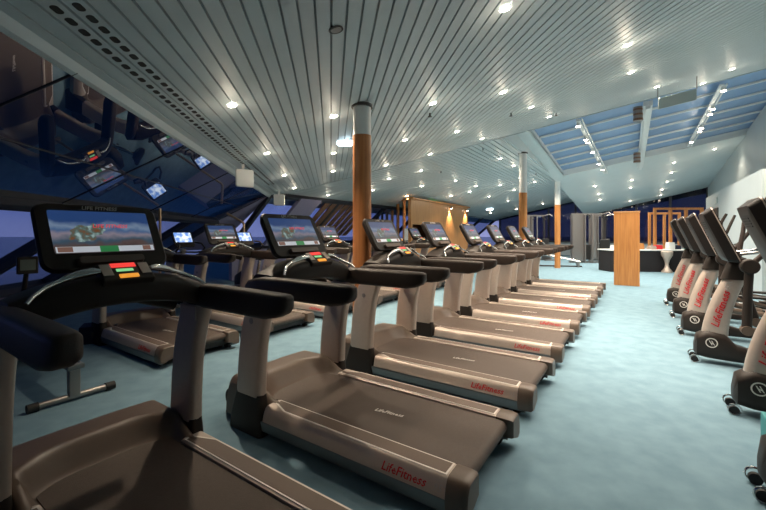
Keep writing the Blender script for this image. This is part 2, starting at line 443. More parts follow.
# sloping windows along the left
AL = math.radians(28)
eave = N0*EAVE_N
zE = hz(P1, (N0*EAVE_N+D0*5).x, (N0*EAVE_N+D0*5).y)-.03
Y0, Y1 = -3.2, 10.55
z_beam = 1.72; n_beam = (zE-z_beam)/math.tan(AL)
z_low = .55; n_low = n_beam+(z_beam-z_low)/math.tan(math.radians(33))
A0 = eave+D0*Y0; A1 = eave+D0*Y1
glazing('u', A0, A1, z_beam, zE, 7, n_beam, -N0, 2, 'glass', True)
B0 = A0-N0*n_beam; B1 = A1-N0*n_beam
glazing('l', B0, B1, z_low, z_beam-.0, 8, n_low-n_beam, -N0, 3, 'glass_low')
wall('wall_left', B0-N0*(n_low-n_beam), B1-N0*(n_low-n_beam), 0, z_low+.02, 'lavender', side=-1)
# second stretch of sloping windows, running with the machine rows
NW = Vector((-c_, s_, 0))
W20 = A1.copy(); W21 = isect(W20, ROW, ENDW, RIGHT)+ROW*.2
zE2 = 2.44
glazing('w2', W20, W21, 1.0, zE2, 7, 1.7, NW, 4, 'glass_low')
wall('wall_far_left', W20+NW*1.7, W21+NW*1.7, 0, 1.02, 'lavender', side=-1)
# wedge filling the corner between the two stretches
m = MB()
m.loft([[V3(A1, zE2-.02), V3(A1-N0*3.6, .9), V3(A1+NW*2.6, .9)], [V3(A1, zE2+.1), V3(A1-N0*3.6, 1.0), V3(A1+NW*2.6, 1.0)]])
struct(m.build('trim_4', 'lavender'))
# wall behind the camera and to the rear left keep the place closed
wall('wall_back', Vector((-7, -3.4, 0)), Vector((9, -3.4, 0)), 0, 4.9, 'white_wall')

# sea far below the ship's windows
m = MB(); m.box(-1500, 1500, -1500, 1500, -16.4, -16)
struct(m.build('sea_surface', 'sea'))

# ------------------------------------------------------------------ columns
def column(px, py_top, Y, P, w_white, label, matl):
    X = (px-383)/F_PX*Y; r = .108
    t = thing('column', label, 'column', (X, Y, 0), 0, 'round wood-clad columns')
    zt = hz(P, X, Y)+.02
    MB().cyl((0,0,0), (0,0,1), r, w_white, 40).build('wood_cladding', matl, t, 40)
    MB().cyl((0,0,w_white), (0,0,1), r*.96, zt-w_white, 40).build('white_upper_section', 'white', t, 40)
    MB().cyl((0,0,zt-.06), (0,0,1), r*1.16, .035, 40).build('collar', 'steel_dark', t, 40)
    return t
column(362, 106, 4.45, P1, 2.55, 'wood-clad round column with white top, nearest one, left of centre', 'wood_dark')
column(523, 153, 10.65, P2, 2.53, 'slim orange wood-clad column with white top, middle one of the three', 'wood')
column(557.5, 178, 15.2, P2, 2.52, 'slim orange wood-clad column standing clear on the far carpet', 'wood')

# ------------------------------------------------------------------ treadmill
def make_treadmill():
    t = thing('treadmill', '', 'treadmill')
    # frame
    m = MB(); m.box(-.03, 1.72, -.39, .39, .07, .165); m.box(.0, .06, -.36, .36, .05, .08)
    for y in (-.36, .36):
        for x in (.12, 1.6): m.cyl((x, y, 0), (0,0,1), .03, .08, 12)
    m.build('base_frame', 'black', t, bevel=.004)
    # belt loop with rear roller
    pr = [(1.56, .205)]+[(.0-.045*math.sin(a)*1.0-.03, .165+.04*math.cos(a)) for a in [PI*i/8 for i in range(9)]]+[(1.56, .125)]
    m = MB(); m.prism(pr, 'y', -.303, .303); m.build('running_belt', 'belt', t, 30)
    lt = text('LifeFitness', .05, 'lettering', 'line', t.children[-1] if False else t, (.62, 0.02, .2062), (-1, -0.12, 0), (.12, -1, 0), .2)
    # rails
    for sgn in (1, -1):
        pf = [(.312, .17), (.312, .214), (.33, .222), (.428, .220), (.444, .210), (.460, .175), (.472, .125), (.455, .115), (.38, .115)]
        m = MB(); m.prism([(y*sgn, z) for y, z in pf], 'x', 0, 1.36)
        r = m.build('side_rail', 'silver', t, 35)
        pk = [(.40, .118), (.466, .118), (.468, .105), (.460, .05), (.442, .035), (.40, .035)]
        MB().prism([(y*sgn, z) for y, z in pk], 'x', -.05, 1.45).build('lower_skirt', 'silver_dark', t, 35)
        # foot pad with its pale outline
        m = MB()
        pts = [(.012, .322), (.012, .430), (1.20, .430), (1.345, .372), (1.345, .322)]
        zt = lambda y: .2235 if y < .40 else .2222
        m.loft([[(x, y*sgn, .21) for x, y in pts], [(x, y*sgn, zt(y)) for x, y in pts]])
        m.build('foot_pad', 'line', r)
        pts2 = [(.022, .331), (.022, .420), (1.19, .420), (1.33, .364), (1.33, .331)]
        m = MB(); m.loft([[(x, y*sgn, .212) for x, y in pts2], [(x, y*sgn, zt(y)+.0015) for x, y in pts2]])
        m.build('pad_insert', 'taupe_pad', r)
        up = Vector((0, -.022*sgn, .075)); rt = Vector((-sgn, 0, 0))
        nr = rt.cross(up).normalized()
        text('LifeFitness', .064, 'lettering', 'red', r, Vector((.245, .4635*sgn, .163))+nr*.002, rt, up, .25)
        text('95T', .05, 'model_number', 'grey_letter', r, Vector((.245-.215*sgn, .4635*sgn, .162))+nr*.002, rt, up, .2)
        # end cap
        pf2 = [(.306, .10), (.306, .216), (.33, .226), (.428, .225), (.448, .213), (.468, .18), (.480, .12), (.470, .06), (.43, .05)]
        m = MB(); rings = []
        for x, k in ((.0, 1), (-.07, 1), (-.10, .97), (-.112, .86)):
            rings.append([(x, ((y-.38)*k+.38)*sgn, (z-.14)*k+.14) for y, z in pf2])
        m.loft(rings); m.build('end_cap', 'taupe', t, 40)
        MB().cyl((.02, .36*sgn, .045), (0, .05*sgn, 0), .043, .05, 16).build('rear_foot', 'black', t, 40)
    # motor cover
    ss = lambda q: (lambda a: a*a*(3-2*a))(max(0, min(1, q)))
    m = MB(); nx, ny = 44, 48; g = []
    X0_, X1_ = 1.30, 2.0
    for i in range(nx+1):
        x = X0_+(X1_-X0_)*i/nx; row = []
        for j in range(ny+1):
            y = -.405+.81*j/ny; ay = abs(y)
            x0 = 1.50-.10*(min(ay, .32)/.32)**4
            d = max((x-x0)/.17, (ay-.303)/.055)
            H = .228+.095*ss((x-1.33)/.24)
            z = .195+(H-.195)*ss(d) if d > 0 else .190
            if x > 1.80:
                q = (x-1.80)/.20; z = .03+(z-.03)*math.sqrt(max(0, 1-q*q))
            if ay > .36:
                q = (ay-.36)/.045; z -= .05*q*q
            row.append((x-(.12*(ay/.405)**4 if x > 1.8 else 0)*(x-1.8)/.2, y, z))
        g.append(row)
    b = len(m.v)
    for r_ in g: m.v += r_
    for i in range(nx):
        for j in range(ny):
            a = i*(ny+1)+j; m.face((a, a+1, a+ny+2, a+ny+1))
    for j0 in (0, ny):   # side skirts
        for i in range(nx):
            p = g[i][j0]; q = g[i+1][j0]
            m.add([p, q, (q[0], q[1], .03), (p[0], p[1], .03)], [(0,1,2,3)])
    m.build('motor_cover', 'taupe', t, 60)
    MB().cyl((1.88, -.36, .12), (0,1,0), .075, .72, 20).build('front_roller_cover', 'plastic', t, 40)
    for sgn in (1, -1):
        # boot, upright
        m = MB()
        rings = []
        for z, xa, xb, w_ in ((0, 1.37, 1.74, .055), (.10, 1.37, 1.73, .055), (.24, 1.385, 1.685, .05), (.285, 1.39, 1.67, .047)):
            rings.append([(x, y*1+.432*sgn, z) for x, y in rrect((xa+xb)/2, 0, (xb-xa)/2-.008, w_-.006, .03)])
        m.loft(rings); m.build('upright_boot', 'plastic', t, 40)
        m = MB(); rings = []
        for i in range(13):
            f = i/12; z = .27+f*.74
            xb = 1.662-.045*f-.115*f**3; xa = 1.398-.02*f-.12*f**3
            rings.append([(x, y+.432*sgn, z) for x, y in rrect((xa+xb)/2, 0, (xb-xa)/2, .043, .036, 5)])
        m.loft(rings); up_ = m.build('upright', 'silver', t, 40)
        m = MB(); m.cyl((1.475, (.474)*sgn, .80), (0, sgn, 0), .021, .004, 20)
        m.build('badge', 'steel', up_, 40)
        # handrail arm
        m = MB(); rings = []
        for x, zc, h, w_, yo in ((1.56, 1.02, .035, .03, 0), (1.52, 1.03, .055, .042, 0), (1.40, 1.042, .068, .05, 0), (1.2, 1.046, .069, .05, 0), (.9, 1.046, .069, .05, 0), (.74, 1.046, .068, .05, 0), (.66, 1.053, .060, .048, 0), (.61, 1.063, .048, .042, 0), (.59, 1.071, .036, .032, 0), (.583, 1.075, .018, .015, 0)):
            rings.append([(x, y+.435*sgn, z) for y, z in rrect(0, zc, w_, h, min(w_, h)*.55, 4)])
        m.loft(rings); m.build('handrail', 'arm', t, 60)
        m = MB(); m.box(1.33, 1.50, .383*sgn-.004, .383*sgn+.004, .90, .985) ; m.build('bracket_plate', 'silver', t, bevel=.003)
        # curved silver grip
        pts = [(1.24, .385, 1.125), (1.26, .36, 1.15), (1.30, .31, 1.18), (1.31, .25, 1.205), (1.305, .19, 1.225), (1.295, .14, 1.235), (1.285, .11, 1.235)]
        m = MB(); m.tube([(x, y*sgn, z) for x, y, z in pts], [.009, .010, .011, .012, .019, .019, .012], 12)
        m.build('sensor_grip', 'chrome', t, 60)
    # console bridge
    m = MB(); rings = []
    for i in range(25):
        y = -.42+.84*i/24; q = 1-(y/.42)**2
        xc = 1.42-.02*q; zc = 1.055+.085*q
        rings.append([(x, y, z) for x, z in rrect(xc, zc, .11+.04*q, .068+.008*q, .05, 4)])
    m.loft(rings); m.build('console_bridge', 'plastic', t, 60)
    m = MB(); m.tube([(1.60, -.40, .97), (1.64, -.2, 1.04), (1.65, 0, 1.06), (1.64, .2, 1.04), (1.60, .40, .97)], .04, 10); m.build('front_cowl', 'plastic', t, 60)
    # keypad
    ux, uz = Vector((.42, 0, .9)).normalized(), None
    def slab(mm, cx, cz, ux_, y0, y1, l0, l1, t0, t1):
        u = Vector((ux_[0], 0, ux_[1])).normalized(); n = Vector((-u.z, 0, u.x))   # n faces the runner
        c0 = Vector((cx, 0, cz))
        P_ = lambda y, l, tt: c0+Vector((0, y, 0))+u*l+n*tt
        mm.add([P_(y0,l0,t0),P_(y1,l0,t0),P_(y1,l1,t0),P_(y0,l1,t0),P_(y0,l0,t1),P_(y1,l0,t1),P_(y1,l1,t1),P_(y0,l1,t1)],
               [(3,2,1,0),(4,5,6,7),(0,1,5,4),(1,2,6,5),(2,3,7,6),(3,0,4,7)])
    KU = (.80, .60)
    m = MB(); slab(m, 1.235, 1.195, KU, -.115, .115, -.005, .12, -.05, .0); kp = m.build('control_pad', 'plastic', t, bevel=.008)
    m = MB(); slab(m, 1.235, 1.195, KU, -.05, .06, .085, .115, 0, .003); m.build('red_readout', 'led_red', kp)
    m = MB(); slab(m, 1.235, 1.195, KU, -.03, .045, .055, .073, 0, .003); m.build('green_readout', 'led_green', kp)
    m = MB(); slab(m, 1.235, 1.195, KU, -.04, .045, .005, .03, 0, .008); m.build('stop_button', 'orange', kp, bevel=.003)
    for s2 in (-1, 1):
        m = MB(); slab(m, 1.235, 1.195, KU, s2*.085-.022, s2*.085+.022, .03, .11, 0, .004); m.build('toggle', 'silver', kp, bevel=.002)
    # screen unit
    SU = Vector((.5, 0, .866))
    base = Vector((1.455, 0, 1.245)); nn = Vector((-SU.z, 0, SU.x))
    def ring(hw, l0, l1, r, tt):
        return [base+Vector((0, a, 0))+SU*b+nn*tt for a, b in rrect(0, (l0+l1)/2, hw, (l1-l0)/2, r, 6)]
    m = MB(); m.loft([ring(.20, .05, .30, .04, -.075), ring(.265, .0, .355, .05, -.045), ring(.285, -.02, .372, .06, -.01), ring(.285, -.02, .372, .06, .0), ring(.275, -.012, .364, .055, .012)])
    hs = m.build('screen_housing', 'plastic', t, 40)
    m = MB(); m.loft([ring(.228, .075, .325, .008, .012), ring(.228, .075, .325, .008, .0135)])
    sc = m.build('screen', 'screen', t)
    def bar(name, y0, y1, l0, l1, mt, tt=.0145):
        m = MB(); c = [base+Vector((0, y, 0))+SU*l+nn*tt for y, l in ((y0,l0),(y1,l0),(y1,l1),(y0,l1))]
        m.add(c+[p-nn*.001 for p in c], [(0,1,2,3),(7,6,5,4),(0,1,5,4),(1,2,6,5),(2,3,7,6),(3,0,4,7)]); return m.build(name, mt, sc)
    rnd = random.Random(3); m = MB(); cc = base+Vector((0, .085, 0))+SU*.195+nn*.0143; n = 26
    ring_ = []
    for k in range(n):
        a = 2*PI*k/n; q = .75+.5*rnd.random(); ring_.append(cc+Vector((0, math.cos(a)*.075*q-.03*math.sin(a), 0))+SU*(math.sin(a)*.052*q))
    for k in range(n): m.add([cc, ring_[k], ring_[(k+1) % n]], [(0,1,2)])
    m.build('picture_splash', 'splash', sc, recalc=False)
    bar('menu_bar', -.222, .222, .079, .112, 'bar_white')
    bar('go_button', -.045, .04, .078, .113, 'bar_green', .0152)
    bar('thumbnail', .155, .215, .082, .110, 'bar_brown', .0152); bar('thumbnail', -.205, -.165, .082, .110, 'bar_brown', .0152)
    text('LIFE FITNESS', .030, 'lettering', 'letter_screen', sc, base+Vector((0, -.03, 0))+SU*.232+nn*.0150, (0,-1,0), SU, .2)
    text('LIFE FITNESS', .030, 'lettering', 'grey_letter', hs, base+SU*.345+nn*.0130, (0,-1,0), SU, .2)
    m = MB(); m.loft([ring(.15, .0, .045, .015, .012), ring(.145, .004, .040, .012, .045)]); m.build('reading_ledge', 'taupe', hs, 40)
    m = MB(); m.tube([(1.47, 0, 1.15), (1.53, 0, 1.25), (1.60, 0, 1.36)], .045, 12); m.build('neck', 'plastic', t, 50)
    return t
tm = make_treadmill()
TX, TY = .3875+.317*s_, 1.9673+.317*c_
SP = 1.3082
names = ['nearest treadmill, cut off at the bottom left, bright picture on its large screen',
         'second treadmill of the front row, whole belt in view, large red lettering on its side',
         'third treadmill of the front row, just beside the nearest column',
         'fourth treadmill of the front row, counted from the camera',
         'fifth treadmill of the front row, counted from the camera',
         'sixth treadmill of the front row, counted from the camera',
         'seventh treadmill of the front row, next to last',
         'last treadmill of the front row, farthest from the camera']
for i in range(8):
    n_ = i-1; off = .06 if i == 0 else 0
    p = Vector((TX, TY, 0))+ROW*(SP*n_)+FWD*off
    o = place(tm, i, p, RZ, names[i], 'silver and black treadmills of the front row')
    if i == 0:      # stands a few degrees askew
        piv = p+ROW*.43+FWD*1.5; rot = Matrix.Rotation(math.radians(0), 3, 'Z')
        o.location = piv+rot@(p-piv); o.rotation_euler[2] = RZ
BX = Vector((-2.3+.317*s_, 4.1+.317*c_, 0))
bn = ['dim treadmill of the back row nearest the camera, its deck behind the first console',
      'second treadmill of the back row, picture screen showing right of the first console',
      'third treadmill of the back row, seen between the front machines',
      'fourth treadmill of the back row, behind the second console',
      'fifth treadmill of the back row, left of the wooden column',
      'sixth treadmill of the back row, right of the wooden column',
      'farthest treadmill of the back row, near the wooden kiosk']
for i in range(7):
    place(tm, 1, BX+ROW*(SP*i), RZ, bn[i], 'treadmills of the back row by the windows')

# ------------------------------------------------------------------ elliptical trainer
def make_elliptical():
    t = thing('elliptical_trainer', '', 'elliptical trainer')
    m = MB(); rings = []
    for x, z0, z1, hw in ((.13, .10, .20, .05), (.11, .07, .30, .09), (.02, .055, .36, .11), (-.12, .05, .34, .11), (-.22, .05, .22, .10), (-.5, .05, .15, .06), (-1.0, .06, .13, .05), (-1.62, .06, .12, .05)):
        rings.append([(x, y, z) for y, z in rrect(0, (z0+z1)/2, hw, (z1-z0)/2, min(hw, (z1-z0)/2)*.6, 4)])
    m.loft(rings); bs = m.build('base', 'plastic', t, 50)
    # round emblem on both sides of the front boot
    for sg in (1, -1):
        m = MB(); n = 24
        o_ = [(-.01+.052*math.cos(2*PI*k/n), .112*sg, .235+.052*math.sin(2*PI*k/n)) for k in range(n)]
        i_ = [(-.01+.042*math.cos(2*PI*k/n), .112*sg, .235+.042*math.sin(2*PI*k/n)) for k in range(n)]
        for k in range(n): m.add([o_[k], o_[(k+1) % n], i_[(k+1) % n], i_[k]], [(0,1,2,3)])
        for dx in (-.016, .004): m.beam((dx-.01-.008, .112*sg, .212), (dx-.01+.016, .112*sg, .258), (.004,0,0), (0,.0008,0))
        m.beam((-.028, .112*sg, .225), (.004, .112*sg, .24), (0,0,.004), (0,.0008,0))
        m.build('emblem', 'line', bs, recalc=False)
    # column
    m = MB(); rings = []
    for i in range(11):
        f = i/10; z = .30+.64*f; xc = -.045-.05*f-.12*f*f; hl = .112-.02*f
        rings.append([(x, y, z) for x, y in rrect(xc, 0, hl, .075-.01*f, .06, 5)])
    m.loft(rings); col = m.build('column', 'silver', t, 50)
    for sg in (1, -1):
        rt = Vector((.16*sg, 0, .9))if False else None
        up = Vector((0.88, 0, .40)) if sg > 0 else Vector((.88, 0, .40))
        # lettering runs up the column
        run = Vector((-.24, 0, .97)).normalized(); upv = Vector((.97, 0, .24)).normalized()
        if sg > 0:      # seen from +y the forward direction is to the left, so letters climb with their tops to the left
            text('LifeFitness', .096, 'lettering', 'red', col, Vector((-.088, .0755, .60)), run, upv, .25, depth=.003)
            text('95X', .07, 'model_number', 'grey_letter', col, Vector((-.150, .0735, .845)), run, upv, .2, depth=.003)
        else:
            text('LifeFitness', .096, 'lettering', 'red', col, Vector((-.088, -.0755, .60)), -run, upv, .25, depth=.003)
    m = MB(); rings = []
    for z, xc, hl, hw in ((.92, -.205, .11, .082), (1.0, -.22, .10, .08), (1.08, -.235, .09, .08), (1.15, -.24, .06, .06)):
        rings.append([(x, y, z) for x, y in rrect(xc, 0, hl, hw, .05, 4)])
    m.loft(rings); m.build('neck', 'plastic', t, 50)
    MB().cyl((-.28, -.27, 1.08), (0,1,0), .045, .54, 18).build('pivot_shaft', 'plastic', t, 40)
    # console
    SU = Vector((.38, 0, .925)); base = Vector((-.22, 0, 1.13)); nn = Vector((-SU.z, 0, SU.x))
    def ring(hw, l0, l1, r, tt): return [base+Vector((0, a, 0))+SU*b+nn*tt for a, b in rrect(0, (l0+l1)/2, hw, (l1-l0)/2, r, 5)]
    m = MB(); m.loft([ring(.17, .06, .50, .03, -.098), ring(.205, .02, .565, .03, -.085), ring(.225, -.01, .585, .035, -.03), ring(.23, -.02, .595, .035, .0), ring(.225, -.015, .59, .03, .012)])
    hs = m.build('console', 'console_black', t, 30)
    m = MB(); m.loft([ring(.233, -.024, .599, .038, -.006), ring(.233, -.024, .599, .038, .003)]); m.build('silver_trim', 'silver', hs, 40)
    m = MB(); m.loft([ring(.18, .24, .50, .01, .012), ring(.18, .24, .50, .01, .0135)]); m.build('screen', 'screen_bright', hs)
    for q in range(4):
        m = MB(); m.loft([ring(.10, .40+q*.022, .412+q*.022, .004, -.096), ring(.10, .40+q*.022, .412+q*.022, .004, -.102)]); m.build('vent_slot', 'black', hs)
    m = MB(); m.tube([(-.22, -.21, 1.2), (-.36, -.20, 1.22), (-.44, -.12, 1.25), (-.45, -.05, 1.26)], .017, 10)
    m.tube([(-.22, .21, 1.2), (-.36, .20, 1.22), (-.44, .12, 1.25), (-.45, .05, 1.26)], .017, 10); m.build('fixed_handlebar', 'chrome', t, 50)
    for sg, ph in ((1, .16), (-1, -.16)):
        y = .265*sg
        m = MB(); m.cyl((-.28, y-.05, 1.08), (0,1,0), .075, .10, 24); pv = m.build('pivot_cap', 'plastic', t, 40, bevel=.012)
        lo = (-.34+ph*.5, y, .44)
        m = MB(); m.tube([(-.28, y, 1.08), (-.30+ph*.2, y, .80), lo], [.038, .036, .042], 12)
        m.build('rocker_arm', 'plastic', t, 50)
        m = MB(); m.tube([(-.28, y, 1.08), (-.36-ph*.4, y, 1.26), (-.42-ph*.6, y+.03*sg, 1.42), (-.45-ph*.7, y+.04*sg, 1.56), (-.50-ph*.7, y+.01*sg, 1.68)], [.026, .024, .021, .020, .017], 12)
        m.build('moving_handle', 'arm', t, 50)
        ped = (-1.02+ph*.9, .15*sg, .30+.05*(1+sg))
        m = MB(); m.tube([lo, (-.55+ph, .22*sg, .40+.02*sg), (ped[0]+.2, .16*sg, ped[2]-.01), (-1.5+ph*.5, .15*sg, .22)], [.04, .036, .033, .026], 10)
        m.cyl((lo[0], y-.05, lo[2]), (0,1,0), .048, .10, 18)
        pa = m.build('pedal_arm', 'taupe', t, 50)
        m = MB(); m.loft([[(x, yy, ped[2]+.02) for x, yy in rrect(ped[0], ped[1], .20, .075, .05, 4)], [(x, yy, ped[2]+.05) for x, yy in rrect(ped[0], ped[1], .21, .08, .05, 4)]])
        m.build('foot_plate', 'plastic', pa, 40)
        MB().box(-1.62, -.75, .15*sg-.035, .15*sg+.035, .13, .165).build('guide_rail', 'chrome', t, bevel=.008)
    m = MB(); m.tube([(-1.6, -.30, .045), (-1.6, .30, .045)], .04, 12); m.build('rear_foot', 'plastic', t, 50)
    for sg in (1, -1):
        m = MB(); n = 20
        m.cyl((.13, .085*sg-.012, .033), (0,1,0), .032, .024, 20); wh = m.build('wheel', 'black', t, 40)
        m = MB(); m.tube([(.13+.042*math.cos(a), .085*sg+.02*sg, .045+.040*math.sin(a)) for a in [2*PI*q/14 for q in range(15)]], .006, 6); m.build('wheel_guard', 'chrome', t, 50)
    return t
el = make_elliptical()
EP = Vector((2.16, 2.0, 0)); ESP = Vector((.71, 1.0875, 0))
en = ['nearest elliptical trainer on the right, cut off by the lower right corner',
      'second elliptical trainer on the right, large black console near the right edge',
      'third elliptical trainer on the right, red lettering on its whole column',
      'fourth elliptical trainer on the right, counted from the camera',
      'fifth elliptical trainer on the right, counted from the camera',
      'farthest elliptical trainer on the right, beside the reception desk']
for i in range(6):
    place(el, i, EP+ESP*i+(Vector((.03, -.12, 0)) if i == 1 else Vector((0,0,0))), RZ, en[i], 'elliptical trainers along the right side')
def make_bike():
    t = thing('exercise_bike', '', 'exercise bike')
    m = MB(); rings = []
    for x, z0, z1, hw in ((.42, .20, .40, .05), (.36, .12, .52, .09), (.15, .10, .62, .11), (-.05, .10, .55, .10), (-.22, .10, .30, .07), (-.55, .08, .18, .05)):
        rings.append([(x, y, z) for y, z in rrect(0, (z0+z1)/2, hw, (z1-z0)/2, min(hw, (z1-z0)/2)*.6, 4)])
    m.loft(rings); m.build('body_shroud', 'plastic', t, 50)
    for x in (.36, -.52): MB().tube([(x, -.26, .04), (x, .26, .04)], .035, 12).build('floor_bar', 'steel', t, 50)
    MB().tube([(.30, 0, .5), (.24, 0, .8), (.14, 0, 1.12)], [.07, .055, .05], 12).build('console_post', 'silver', t, 50)
    SU = Vector((.5, 0, .866)); base = Vector((.06, 0, 1.16)); nn = Vector((-SU.z, 0, SU.x))
    def ring(hw, l0, l1, r, tt): return [base+Vector((0, a, 0))+SU*b+nn*tt for a, b in rrect(0, (l0+l1)/2, hw, (l1-l0)/2, r, 5)]
    m = MB(); m.loft([ring(.15, .04, .28, .04, -.06), ring(.19, -.01, .32, .05, -.01), ring(.185, -.005, .315, .05, .01)]); hs = m.build('console', 'plastic', t, 45)
    m = MB(); m.loft([ring(.155, .09, .29, .01, .010), ring(.155, .09, .29, .01, .0115)]); m.build('screen', 'screen_bright', hs)
    for sg in (1, -1):
        MB().tube([(.12, .04*sg, 1.06), (.06, .20*sg, 1.05), (-.06, .25*sg, 1.07), (-.16, .24*sg, 1.14), (-.12, .20*sg, 1.22), (.02, .16*sg, 1.24)], .017, 10).build('handlebar', 'arm', t, 50)
        MB().tube([(.12, .11*sg, .32), (.12+.16*sg, .13*sg, .32-.02*sg)], .018, 8).build('crank', 'steel', t, 50)
        MB().box(.12+.16*sg-.05, .12+.16*sg+.05, .13*sg+.01*sg-.045+.045*sg, .13*sg+.01*sg+.045+.045*sg, .28-.02*sg, .32-.02*sg).build('pedal', 'black', t, bevel=.008)
    MB().tube([(-.20, 0, .25), (-.36, 0, .86)], .032, 12).build('seat_post', 'chrome', t, 50)
    m = MB(); rings = []
    for x, hw, z in ((-.52, .06, .90), (-.48, .11, .90), (-.38, .12, .895), (-.26, .06, .89), (-.16, .025, .885)):
        rings.append([(x, y, zz) for y, zz in rrect(0, z, hw, .028, .02, 3)])
    m.loft(rings); m.build('saddle', 'pad', t, 50)
    return t
bk = make_bike()
cn = ['exercise bike by the sloping windows, small lit screen right of the first console',
      'second exercise bike by the windows, its lit screen left of the second console',
      'third exercise bike by the windows, counted from the camera',
      'fourth exercise bike by the windows, behind the back row treadmills']
for i in range(4):
    place(bk, i, BX+ROW*(SP*(i+1))+FWD*2.62, RZ, cn[i], 'exercise bikes by the windows')

# ------------------------------------------------------------------ ceiling lights
def make_downlight():
    t = thing('ceiling_spotlight', '', 'ceiling light')
    m = MB(); n = 20
    for (r0, z0, r1, z1) in ((.052, 0, .052, -.006), (.052, -.006, .036, -.004), (.036, -.004, .034, .02)):
        for k in range(n):
            a, b = 2*PI*k/n, 2*PI*(k+1)/n
            m.add([(r0*math.cos(a), r0*math.sin(a), z0), (r0*math.cos(b), r0*math.sin(b), z0), (r1*math.cos(b), r1*math.sin(b), z1), (r1*math.cos(a), r1*math.sin(a), z1)], [(0,1,2,3)])
    m.build('ring', 'white', t, recalc=False)
    MB().cyl((0,0,-.008), (0,0,1), .038, .012, 20).build('lens', 'lamp', t)
    return t
dl = make_downlight()
beam = bpy.data.lights.new('beam', 'SPOT'); beam.energy = BEAM_W; beam.color = (1, .82, .62); beam.spot_size = math.radians(115); beam.spot_blend = .8; beam.shadow_soft_size = .04
spot = bpy.data.lights.new('spot', 'POINT'); spot.energy = SPOT_W; spot.color = (1, .82, .62); spot.shadow_soft_size = .04
big = {(505,8): 'very bright ceiling spotlight near the top, right of centre', (232,105): 'ceiling spotlight alone above the dark screens on the left',
       (334,116): 'ceiling spotlight just left of the nearest column top', (433,103): 'ceiling spotlight right of the nearest column, beside a small sprinkler',
       (503,92): 'bright ceiling spotlight above the middle column', (627,45): 'upper one of two ceiling spotlights over the skylight',
       (631,72): 'lower one of two ceiling spotlights over the skylight', (267,153): 'ceiling spotlight above and left of the cool white emergency lamp',
       (531,107): 'ceiling spotlight left of the skylight, first of two', (549,116.5): 'ceiling spotlight left of the skylight, second of two, at its corner',
       (657,86.5): 'ceiling spotlight directly left of the hanging white panel', (703,83): 'small ceiling spotlight right of the hanging white panel',
       (732,69): 'ceiling spotlight nearest the upper right corner'}
S1 = list(big)+[(333.5,153),(333,171),(284.4,175),(294.4,187.7),(405,139.7),(457,131.4),(482,138.5),(430,154),(386,165)]
S2 = [(328,195),(373,190),(389,178.6),(407,196),(421,170.4),(455.7,180.6),(422,186),(500,158.5),(513.6,165.5),(476,186),(470,191.7),(500,185),(514,190),(451,195.7),(508,201),(489,196.5),(490.5,213),(516.5,209),(534.5,182),(543,203.7)]
S3 = [(714.5,149),(674,162.6),(671.4,172.5),(667,181.7),(632,180),(630.5,187.7),(598.8,194),(595,186),(600,199.7),(630,201),(662,189.5),(660.5,195)]
L1 = ['ceiling spotlight directly below the left end of the cool white emergency lamp', 'ceiling spotlight left of the wooden column, lowest before the ceiling seam', 'ceiling spotlight right of the nearer white loudspeaker', 'small ceiling spotlight next to the farther white loudspeaker', 'ceiling spotlight right of the nearest column, level with its white top', 'small ceiling spotlight between the nearest and the middle column', 'small ceiling spotlight touching the seam, left of the middle column', 'dim ceiling spotlight right at the seam, above the kiosk', 'small ceiling spotlight at the seam, first one right of the nearest column']
L2 = ['spotlight beyond the seam, left of the nearest column', 'spotlight beyond the seam, touching the right side of the nearest column', 'spotlight beyond the seam, above the slatted side of the kiosk', 'spotlight right over the near corner of the kiosk', 'bright spotlight beyond the seam, highest over the kiosk', 'brightest spotlight over the right half of the kiosk', 'small spotlight halfway between the seam and the kiosk roof', 'spotlight beyond the seam, upper one left of the middle column', 'spotlight beyond the seam, close to the top of the middle column', 'small spotlight right of the kiosk, upper of two', 'small spotlight right of the kiosk, lower of two', 'spotlight left of the middle column, halfway down its white top', 'spotlight touching the left side of the middle column', 'tiny spotlight above the exit sign', 'tiny spotlight left of the middle column where its wood begins', 'tiny spotlight right of the kiosk end, just above the cool lamp', 'tiny spotlight right below the distant cool white lamp', 'tiny spotlight low on the left of the middle column, by the far windows', 'spotlight between the two far columns, upper of two', 'spotlight between the two far columns, lower of two']
L3 = ['smooth ceiling spotlight farthest right, near the white wall', 'top spotlight of the column of lights left of the white wall', 'second spotlight down in the column of lights left of the white wall', 'third spotlight down in the column of lights left of the white wall', 'bright spotlight above the wooden cabinet, upper of three', 'spotlight above the wooden cabinet, middle of three', 'spotlight over the cable machines, second from the top', 'spotlight over the cable machines, topmost', 'spotlight over the cable machines, lowest', 'spotlight above the wooden cabinet, lowest of three', 'spotlight above the open wooden screen, upper of two', 'spotlight above the open wooden screen, lower of two']
cnt = 0
for lst, P, gname, lab, labs in ((S1, P1, 'spotlights in the near slatted ceiling', '', L1),
                           (S2, P2, 'spotlights in the lower slatted ceiling', '', L2),
                           (S3, P3, 'spotlights in the far smooth ceiling', '', L3)):
    q = pnormal(P).to_track_quat('-Z', 'Y').to_euler()
    for (px, py) in lst:
        o = place(dl, cnt, unproj(P, px, py)+Vector((0,0,-.002)), 0, big.get((px, py)) or labs.pop(0), gname)
        o.rotation_euler = q; cnt += 1
        sl = bpy.data.objects.new('spot_light', spot); COL.objects.link(sl); sl.parent = o; sl.location = (0, 0, -.16)
        if lst is S1:
            sl = bpy.data.objects.new('downlight_beam', beam); COL.objects.link(sl); sl.parent = o; sl.location = (0, 0, -.03)
